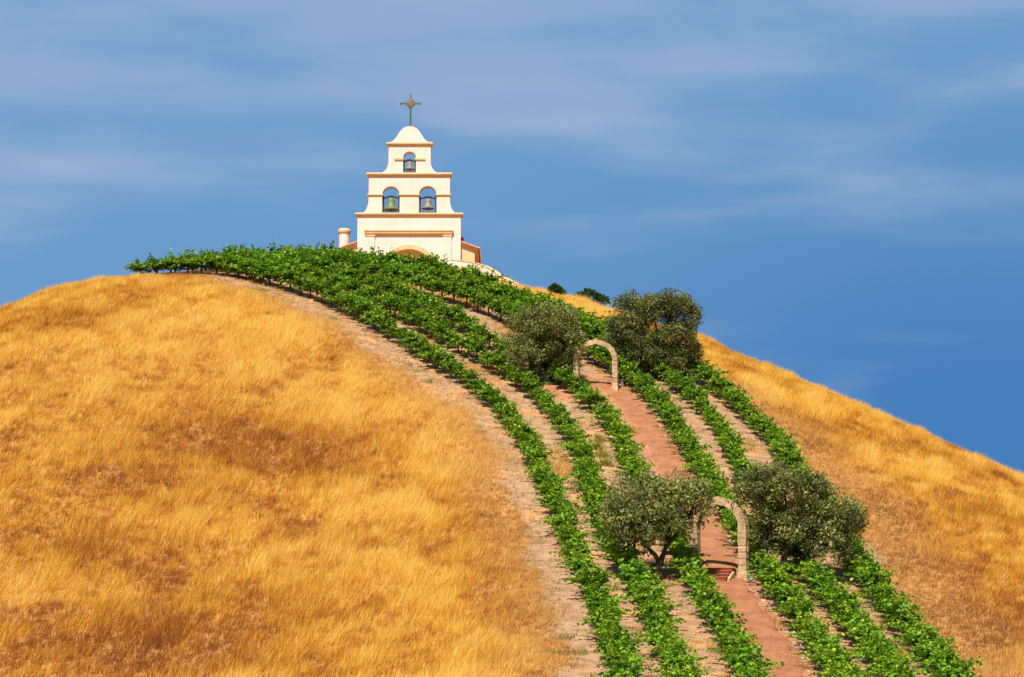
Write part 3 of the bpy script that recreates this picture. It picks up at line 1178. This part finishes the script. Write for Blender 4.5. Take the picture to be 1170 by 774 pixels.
NVAR = 9
VF = [vine_foliage(100 + i) for i in range(NVAR)]
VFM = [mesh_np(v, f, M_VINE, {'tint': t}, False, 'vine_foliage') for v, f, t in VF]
VTM = []
for i in range(NVAR):
    o = vine_trunk(200 + i).build('trunk', M_VBARK, None, True)
    VTM.append(o.data)
    bpy.data.objects.remove(o)

RNAME = {'A': 'outer left row beside the golden slope', 'B': 'second row left of the path', 'C': "row edging the path's left side",
         'D': "row edging the path's right side", 'E': 'second row right of the path', 'F': 'outer right row beside the golden slope'}
GNAME = {'A': 'vines in the outer left row', 'B': 'vines in the second row left of the path', 'C': 'vines in the row along the path on its left',
         'D': 'vines in the row along the path on its right', 'E': 'vines in the second row right of the path', 'F': 'vines in the outer right row'}
ordinal = lambda n: {1: 'first', 2: 'second', 3: 'third', 4: 'fourth', 5: 'fifth', 6: 'sixth', 7: 'seventh', 8: 'eighth', 9: 'ninth', 10: 'tenth'}.get(
    n, f"{n}{'th' if 10 < n % 100 < 14 else {1: 'st', 2: 'nd', 3: 'rd'}.get(n % 10, 'th')}")

info = []
for rk, i, x, y in VINES:
    if np.hypot(x - ARCH_LO.x, y - ARCH_LO.y) < 1.5 or np.hypot(x - ARCH_UP.x, y - ARCH_UP.y) < 1.5:
        continue
    if y > CH_D - 1.8 and abs(x - CH_X) < 7.5:
        continue
    if any(np.hypot(x - p[0], y - p[1]) < 0.9 for p in WPW):
        continue
    z = float(hgt(x, y))
    px_, py_ = to_pix((x, y, z + 1.0))
    seen = -15 < px_ < W0 + 15 and -15 < py_ < H0 + 22
    info.append([rk, x, y, z, px_, py_, seen])
near = sorted([v for v in info if v[6]], key=lambda v: v[2])
keep = set(id(v) for v in near[:300])
print('VINES', len(info), 'seen', len(near))
labels = {}
for rk in 'ABCDEF':
    row = [v for v in info if v[0] == rk]                 # uphill end first
    j_up = min(range(len(row)), key=lambda i: abs(row[i][2] - ARCH_UP.y))
    j_lo = min(range(len(row)), key=lambda i: abs(row[i][2] - ARCH_LO.y))
    mid = (j_up + j_lo) // 2
    for i, v in enumerate(row):
        if i < j_up:
            t = f'{ordinal(j_up - i)} grapevine uphill of the upper arch, '
        elif i == j_up:
            t = 'grapevine level with the upper arch, '
        elif i <= mid:
            t = f'{ordinal(i - j_up)} grapevine downhill of the upper arch, '
        elif i < j_lo:
            t = f'{ordinal(j_lo - i)} grapevine uphill of the lower arch, '
        elif i == j_lo:
            t = 'grapevine level with the lower arch, '
        else:
            t = f'{ordinal(i - j_lo)} grapevine downhill of the lower arch, '
        labels[id(v)] = t + RNAME[rk]

mV, mF, mT, tV, tF = [], [], [], [], []
voff = 0
toff = 0
for v in info:
    rk, x, y, z = v[:4]
    crest = float(sstep(-x, 19, 25))
    z -= 0.5 * crest
    kx = int(rng.integers(NVAR))
    rz = float(rng.uniform(0, 6.28))
    s = float(rng.uniform(0.88, 1.18))
    if y > 165: s *= 1.0 + 0.32 * float(sstep(y, 165, 200))
    s *= 1 + 0.14 * crest
    if id(v) in keep:
        root = empty('grapevine', (x, y, z), rz)
        root.scale = (s, s, s * float(rng.uniform(0.93, 1.06)))
        tag(root, labels[id(v)], 'grapevine', GNAME[rk])
        link('foliage', VFM[kx], root)
        link('trunk', VTM[kx], root)
    else:
        c, sn = math.cos(rz), math.sin(rz)
        M3 = np.array([[c, -sn, 0], [sn, c, 0], [0, 0, 1]]) * s
        Vv, Ff, Tt = VF[kx]
        mV.append(Vv @ M3.T + np.array([x, y, z]))
        mF.append(Ff + voff)
        mT.append(Tt)
        voff += len(Vv)
        tm = VTM[kx]
        co = np.empty(len(tm.vertices) * 3, np.float32)
        tm.vertices.foreach_get('co', co)
        tV.append(co.reshape(-1, 3) @ M3.T + np.array([x, y, z]))
        tF += [tuple(q + toff for q in p.vertices) for p in tm.polygons]
        toff += len(tm.vertices)
far = link('grapevines', mesh_np(np.concatenate(mV), np.concatenate(mF), M_VINE, {'tint': np.concatenate(mT)}, False, 'grapevines'))
tag(far, 'mass of green grapevines covering the hilltop in front of the chapel', 'grapevines', kind='stuff')
me = bpy.data.meshes.new('vine_stems')
me.from_pydata([tuple(p) for p in np.concatenate(tV)], [], tF)
me.materials.append(M_VBARK)
tag(link('vine_stems', me, far), kind='stuff')


# ------------------------------------------------------------------ olive trees
def olive(base_px, lobes, label, seed, trunk_pts, dt=0.0, leaf_n=1.0, group='olive trees flanking the arches'):
    r = np.random.default_rng(seed)
    b = on_ground(*base_px)
    sc = FPX / (b.y * cP + b.z * sP)
    root = empty('olive_tree', b)
    tag(root, label, 'olive tree', group)
    C, D, N_, LN, TI = [], [], [], [], []
    LB = []
    for (lx, ly, rx, ry, *dep) in lobes:
        c = np.array([(lx - base_px[0]) / sc, dep[0] if dep else r.uniform(-1.0, 1.0), (base_px[1] - ly) / sc])
        rad = np.array([rx, rx * 0.95, ry]) / sc
        LB.append((c, rad))
        ncl = int(26 * (rx * ry) / 700 * (20 / sc) ** 2 * leaf_n * 0.95) + 16
        for q in range(ncl):
            d = unit(r.normal(0, 1, 3))
            if d[2] < -0.55: d[2] *= -0.6
            rr_ = r.uniform(0.70, 1.08)
            cc = c + d * rad * rr_
            crad = r.uniform(0.36, 0.62)
            n = int(r.uniform(70, 110))
            dd = unit(r.normal(0, 1, (n, 3)))
            pp_ = cc + dd * crad * (r.random((n, 1)) ** 0.33) * np.array([1, 1, 0.85])
            C.append(pp_)
            D.append(unit(np.cross(dd, r.normal(0, 1, (n, 3)))) + dd * 0.5 + np.array([0, 0, 0.3]))
            N_.append(dd + np.array([0, 0, 0.25]) + r.normal(0, 0.30, (n, 3)))
            LN.append(r.uniform(0.14, 0.29, n))
            TI.append(np.clip(r.normal(0.45 + dt + r.normal(0, 0.2), 0.15, n), 0, 1))
        # a few loose sprigs breaking the outline
        for q in range(12):
            d = unit(r.normal(0, 1, 3) + np.array([0, 0, 0.5]))
            cc = c + d * rad * r.uniform(0.95, 1.16)
            n = 22
            C.append(cc + r.normal(0, 0.16, (n, 3)))
            D.append(np.tile(d, (n, 1)) + r.normal(0, 0.5, (n, 3)))
            N_.append(r.normal(0, 1, (n, 3)))
            LN.append(r.uniform(0.14, 0.28, n))
            TI.append(np.clip(r.normal(0.5, 0.2, n), 0, 1))
    C, D, N_, LN, TI = map(np.concatenate, (C, D, N_, LN, TI))
    V, F = leaf_quads(C, D, N_, LN, LN * 0.36, 0.1)
    link('crown', mesh_np(V, F, M_OLIVE, {'tint': np.repeat(TI, 4)}, False, 'crown'), root)
    m = MB()
    k_ = 0
    fork = None
    for pts, rads in trunk_pts:
        m.tube(pts, rads, 9)
    # limbs into every lobe
    heads = [p[-1] for p, _ in trunk_pts]
    for c, rad in LB:
        h0 = min(heads, key=lambda q: (q[0] - c[0]) ** 2 + (q[2] - c[2]) ** 2 * 0.3)
        h0 = Vector(h0)
        e = Vector(c)
        mid = (h0 + e) / 2 + Vector((r.uniform(-0.2, 0.2), r.uniform(-0.2, 0.2), -0.15))
        m.tube([h0 - Vector((0, 0, 0.1)), mid, e, e + Vector((r.uniform(-.3, .3), r.uniform(-.3, .3), 0.5))], [0.13, 0.095, 0.06, 0.02], 7)
        for w_ in range(5):
            d = Vector(unit(r.normal(0, 1, 3)) * rad * 0.75)
            m.tube([e, e + d * 0.55, e + d], [0.05, 0.03, 0.012], 5)
    m.build('trunk', M_BARK, root, True)
    return root


tr = lambda *p: list(p)
olive((622, 432), [(602, 371, 27, 26), (632, 361, 27, 21), (645, 385, 19, 25), (608, 393, 27, 19), (636, 396, 22, 16), (622, 380, 30, 27), (603, 405, 20, 15), (646, 408, 15, 13)],
      'dense olive tree to the left of the upper arch, on two dark trunks', 41,
      [([(-0.05, 0, -0.3), (-0.15, 0, 0.5), (-0.4, 0, 1.5)], [0.30, 0.24, 0.18]), ([(0.25, 0, -0.3), (0.3, 0.1, 0.5), (0.5, 0.1, 1.5)], [0.24, 0.2, 0.15])], -0.13)
olive((733, 427), [(722, 352, 25, 23), (714, 379, 20, 27), (729, 385, 15, 26), (768, 349, 22, 21), (782, 360, 18, 24), (770, 385, 22, 24), (787, 399, 15, 18), (747, 352, 17, 17), (730, 404, 20, 14), (765, 408, 20, 13)],
      'tall olive tree to the right of the upper arch with a twin rounded crown', 42,
      [([(-0.35, 0, -0.3), (-0.3, 0, 0.6), (-0.5, 0, 1.6)], [0.30, 0.25, 0.18]), ([(0.8, 0.2, -0.4), (1.1, 0.2, 0.6), (1.7, 0.2, 1.7)], [0.28, 0.22, 0.16])], -0.15)
olive((752, 655), [(734, 561, 33, 25), (715, 590, 24, 31), (765, 564, 29, 26), (795, 569, 17, 21, -1.3),  (752, 590, 32, 24), (704, 586, 13, 20), (725, 604, 22, 17), (768, 594, 15, 17)],
      'round olive tree to the left of the lower arch, on a forked dark trunk', 43,
      [([(0.0, 0, -0.3), (0.02, 0, 0.35), (0.12, 0, 1.0)], [0.34, 0.25, 0.22]), ([(0.12, 0, 0.9), (-0.2, 0, 1.4), (-0.7, 0.1, 1.9)], [0.17, 0.13, 0.1]),
       ([(0.12, 0, 0.9), (0.35, 0, 1.5), (0.5, -0.1, 2.0)], [0.18, 0.14, 0.1]), ([(-0.3, 0.3, -0.3), (-1.0, 0.3, 0.6), (-1.7, 0.3, 1.5)], [0.19, 0.15, 0.1])])
olive((892, 655), [(867, 552, 25, 22), (898, 554, 29, 25), (932, 566, 28, 26), (962, 590, 22, 25), (880, 592, 21, 32), (908, 600, 32, 28), (946, 615, 28, 25), (884, 616, 19, 20), (975, 585, 13, 16)],
      'broad spreading olive tree to the right of the lower arch', 44,
      [([(0.0, 0, -0.3), (0.0, 0, 0.5), (0.3, 0, 1.4)], [0.30, 0.24, 0.18]), ([(-0.4, 0, -0.3), (-0.6, 0, 0.7), (-0.9, 0, 1.6)], [0.22, 0.18, 0.13]),
       ([(1.6, 0, -0.4), (1.7, 0, 0.6), (1.9, 0, 1.5)], [0.2, 0.16, 0.12])])


# shrubs peeping over the crest on the right
def ridge_shrub(px_, py_top, w, h, label, seed):
    r = np.random.default_rng(seed)
    a, e = pix_ae(px_, py_top)
    R = float(np.interp(a, _A, _RR)) + 4.0
    x, y = float(a) * R, R
    zt_ = float(e) * R
    g = float(hgt(x, y))
    root = empty('shrub', (x, y, g))
    tag(root, label, 'shrub', 'shrubs peeping over the right ridge')
    H = zt_ - g
    n = 1100
    d = unit(r.normal(0, 1, (n, 3)))
    cl = np.array([[-0.55, 0, 0.62], [-0.15, 0.1, 0.78], [0.25, 0, 0.66], [0.65, 0.1, 0.48], [1.0, 0, 0.36], [-0.85, 0, 0.5]])[r.integers(0, 6, n)]
    P = cl * np.array([w * 0.5, w * 0.3, H]) + d * np.array([w * 0.2, w * 0.2, H * 0.22]) * r.random((n, 1)) ** 0.4
    ln = r.uniform(0.18, 0.36, n)
    V, F = leaf_quads(P, d + np.array([0.4, 0, 0.3]), r.normal(0, 1, (n, 3)) + np.array([0, 0, 1]), ln, ln * 0.6, 0.1)
    link('foliage', mesh_np(V, F, M_SHRUB, {'tint': np.repeat(np.clip(r.normal(0.5, 0.25, n), 0, 1), 4)}, False, 'shrub_foliage'), root)
    m = MB()
    for i in range(4):
        q = (random.uniform(-0.4, 0.4) * w, random.uniform(-0.2, 0.2), H * 0.6)
        m.tube([(0, 0, -0.2), (q[0] * 0.5, q[1], H * 0.3), q], [0.06, 0.045, 0.015], 6)
    m.build('stem', M_VBARK, root)


ridge_shrub(674, 331, 2.9, 1.5, 'dark green shrub showing above the ridge left of the twin crowned olive', 61)
ridge_shrub(635, 325, 1.4, 1.2, 'tiny dark shrub on the ridge between the chapel wall and the larger shrub', 62)


# ------------------------------------------------------------------ grass, straw, rubble, weeds
def blades(P, z, lean, ln, wd, col, r):
    """one tapering triangle per blade; P (n,2) roots"""
    n = len(P)
    root = np.column_stack([P, z])
    az = r.uniform(0, math.pi, n)
    S = np.column_stack([np.cos(az), np.sin(az), np.zeros(n)]) * (wd * 0.5)[:, None]
    tip = root + unit(np.column_stack([lean, np.ones(n)])) * ln[:, None]
    V = np.stack([root - S, root + S, tip], 1).reshape(-1, 3)
    F = np.arange(n * 3).reshape(-1, 3)
    return V, F, np.repeat(col, 3, 0)


def pal(t, stops):
    xs = [s[0] for s in stops]
    return np.stack([np.interp(t, xs, [s[1][i] for s in stops]) for i in range(3)], 1)


GOLD = [(0.0, (0.28, 0.100, 0.030)), (0.22, (0.44, 0.138, 0.022)), (0.45, (0.62, 0.300, 0.036)), (0.7, (0.79, 0.475, 0.052)), (1.0, (0.85, 0.60, 0.150))]

r = np.random.default_rng(5)
NT = 520000
ya = r.uniform(86, 245, NT)
aa = r.uniform(-0.30, 0.30, NT)
keepm = r.random(NT) < ya / 245
P = np.column_stack([aa * ya, ya])[keepm]
aK = aa[keepm]
Rk = np.interp(aK, _A, _RR)
P = P[P[:, 1] < Rk + 9]
soilP, redP, drP, lftP = soil_fields(P)
short = 1 - sstep(drP + 2.5 * (fbm(P[:, 0] / 4, P[:, 1] / 4, 21) - 0.5), 2.6, np.where(lftP, 7.5, 9.5 - 6.0 * sstep(P[:, 1], 170, 200)))
dens = (1 - sstep(soilP, 0.35, 0.95))
okc = (np.abs(P[:, 0] - CH_X) > 8.5) | (P[:, 1] < CH_D - 3)
kp = (r.random(len(P)) < dens) & okc
P, short, lftP, soilP = P[kp], short[kp], lftP[kp], soilP[kp]
nt = len(P)
# streaks that run across the slope, leaning with the wind
u_ = P[:, 0] * 0.20 + P[:, 1] * 0.98
v_ = P[:, 0] * 0.98 - P[:, 1] * 0.20
big = fbm(u_ / 30, v_ / 7, 51, 4)
mid_ = fbm(u_ / 6.0, v_ / 1.7, 52, 4)
fine = fbm(P[:, 0] / 0.9, P[:, 1] / 0.9, 53, 2)
rust = 0.55 * sstep(fbm(P[:, 0] / 17, P[:, 1] / 14, 54, 4), 0.56, 0.70)
for (px_, py_, rad_, amt) in ((295, 505, 8, 1.0), (150, 555, 7, 0.7), (90, 620, 7, 0.7), (45, 365, 5, 0.6), (330, 690, 7, 0.5), (170, 735, 7, 0.8), (555, 650, 3.5, 0.5),
                              (905, 500, 5, 0.7), (975, 575, 5, 0.6), (1035, 640, 5, 0.5), (590, 700, 3.5, 0.4), (1085, 690, 4, 0.4)):
    g_ = on_ground(px_, py_)
    dd_ = np.hypot(P[:, 0] - g_.x, P[:, 1] - g_.y) / rad_
    rust = np.maximum(rust, 1.6 * amt * np.exp(-dd_ * dd_) * np.clip(0.4 + 1.6 * (mid_ - 0.2), 0, 1.3))
tone = 0.71 + (big - 0.5) * 0.85 + (mid_ - 0.5) * 1.1 + (fine - 0.5) * 0.9 - rust * 0.62
tone = tone + sstep(P[:, 1], 120, 175) * 0.12 - 0.06
height = np.clip(0.60 + (mid_ - 0.5) * 1.3 + (big - 0.5) * 0.5 + (fine - 0.5) * 0.6, 0.48, 1.1) * (1 - 0.55 * short)
tone = tone - 0.10 * short
nb_ = 6
PB = np.repeat(P, nb_, 0) + r.normal(0, 0.10, (nt * nb_, 2))
zB = hgt(PB[:, 0], PB[:, 1]) - 0.02
gust = fbm(P[:, 0] / 9, P[:, 1] / 9, 55, 3)
lean = np.repeat(np.column_stack([0.14 + 0.5 * gust, 0.10 + 0.3 * (gust - 0.5)]) + r.normal(0, 0.16, (nt, 2)), nb_, 0) + r.normal(0, 0.28, (nt * nb_, 2))
lnB = np.repeat(height, nb_) * r.uniform(0.65, 1.25, nt * nb_)
tB = np.clip(np.repeat(tone, nb_) + r.normal(0, 0.24, nt * nb_), 0, 1)
cB = pal(tB, GOLD)
sh_ = np.repeat(short, nb_)[:, None] * 0.62
cB = cB * (1 - sh_) + sh_ * np.array([0.44, 0.240, 0.095]) * (0.65 + 0.6 * tB[:, None])
V, F, c_ = blades(PB, zB, lean, lnB, np.full(nt * nb_, 0.029) * (0.8 + 0.4 * r.random(nt * nb_)), cB, r)
print('BLADES', len(F))
tag(link('dry_grass', mesh_np(V, F, M_GRASS, {'Col': c_}, False, 'dry_grass')), 'tall golden dry grass covering both slopes of the hill', 'grass', kind='stuff')

# straw and low dry tufts on the vineyard soil
NS = 90000
ya = r.uniform(90, 230, NS)
aa = r.uniform(-0.25, 0.25, NS)
P = np.column_stack([aa * ya, ya])
soilP, redP, drP, lftP = soil_fields(P)
cl = fbm(P[:, 0] / 1.3 + 0.2 * P[:, 1], P[:, 1] / 0.55, 71, 3)
dpath = dist_to(P, PATH_LINE)
kp = (soilP > 0.3) & (cl > 0.53) & (dpath > 1.3) & (dist_to(P, np.array([[ARCH_LO.x, ARCH_LO.y], [ARCH_UP.x, ARCH_UP.y]])) > 1.6)
P = P[kp]
n5 = 5
PB = np.repeat(P, n5, 0) + r.normal(0, 0.10, (len(P) * n5, 2)) * np.array([1.6, 0.6])
zB = hgt(PB[:, 0], PB[:, 1]) - 0.01
lean = r.normal(0, 1.1, (len(PB), 2))
tB = r.random(len(PB))
cB = pal(tB, [(0, (0.22, 0.13, 0.07)), (0.5, (0.48, 0.30, 0.14)), (1, (0.66, 0.46, 0.25))])
V, F, c_ = blades(PB, zB, lean, r.uniform(0.10, 0.30, len(PB)), np.full(len(PB), 0.04), cB, r)
tag(link('straw_litter', mesh_np(V, F, M_GRASS, {'Col': c_}, False, 'straw_litter')), 'dry straw and low stubble strewn over the pale vineyard soil', 'straw', kind='stuff')

# green and yellow weeds here and there
spots = [on_ground(px_, py_) for px_, py_ in ((468, 411), (476, 418), (490, 430), (381, 359), (290, 327), (303, 328), (658, 553), (668, 500), (685, 497), (682, 505), (688, 514),
                                              (691, 524), (641, 500), (649, 725), (660, 742), (700, 668), (664, 575), (640, 590), (655, 545), (636, 742), (750, 700), (903, 645), (935, 655), (955, 690), (640, 430), (745, 640))]
PB, tB, lnB = [], [], []
for i, s in enumerate(spots):
    big_ = 7 <= i <= 11 and i != 7
    n = 160 if big_ else 70
    PB.append(np.array([s.x, s.y]) + r.normal(0, 0.20 if big_ else 0.28, (n, 2)))
    tB.append(np.clip(r.normal(0.8 if big_ else r.uniform(0.1, 0.6), 0.15, n), 0, 1))
    lnB.append(r.uniform(0.3, 0.95, n) if big_ else r.uniform(0.12, 0.38, n))
PB, tB, lnB = map(np.concatenate, (PB, tB, lnB))
cB = pal(tB, [(0, (0.15, 0.17, 0.05)), (0.5, (0.26, 0.26, 0.06)), (1, (0.42, 0.36, 0.05))])
V, F, c_ = blades(PB, hgt(PB[:, 0], PB[:, 1]), r.normal(0, 0.6, (len(PB), 2)), lnB, np.full(len(PB), 0.06), cB, r)
tag(link('weeds', mesh_np(V, F, M_GRASS, {'Col': c_}, False, 'weeds')), 'scattered green and yellow weeds on the soil between the rows', 'weeds', kind='stuff')

# pale rubble along the path edges and on the soil
NR = 26000
ya = r.uniform(94, 215, NR)
aa = r.uniform(-0.12, 0.22, NR)
P = np.column_stack([aa * ya, ya])
soilP, redP, drP, lftP = soil_fields(P)
dpath = dist_to(P, PATH_LINE)
pe = np.exp(-((dpath - 1.45) / 0.35) ** 2)
kp = (soilP > 0.4) & (dpath > 1.05) & (r.random(NR) < 0.16 + 0.8 * pe)
P = P[kp]
n = len(P)
oct_ = np.array([[1, 0, 0], [0, 1, 0], [-1, 0, 0], [0, -1, 0], [0, 0, 1], [0, 0, -1]], float)
of = np.array([[0, 1, 4], [1, 2, 4], [2, 3, 4], [3, 0, 4], [1, 0, 5], [2, 1, 5], [3, 2, 5], [0, 3, 5]])
sz = r.uniform(0.035, 0.11, n) * (1 + 0.7 * pe[kp])
Vr = oct_[None] * sz[:, None, None] * r.uniform(0.6, 1.3, (n, 6, 1)) * np.array([1.2, 1.0, 0.7])
ca, sa = np.cos(r.uniform(0, 6.28, n)), np.sin(r.uniform(0, 6.28, n))
x_ = Vr[:, :, 0] * ca[:, None] - Vr[:, :, 1] * sa[:, None]
y_ = Vr[:, :, 0] * sa[:, None] + Vr[:, :, 1] * ca[:, None]
Vr = np.stack([x_ + P[:, 0:1], y_ + P[:, 1:2], Vr[:, :, 2] + hgt(P[:, 0], P[:, 1])[:, None] + 0.02], 2).reshape(-1, 3)
Fr = (of[None] + (np.arange(n) * 6)[:, None, None]).reshape(-1, 3)
tag(link('rubble', mesh_np(Vr, Fr, M_ROCK, None, False, 'rubble')), 'pale rubble lying along the path edges and between the vine rows', 'rubble', kind='stuff')
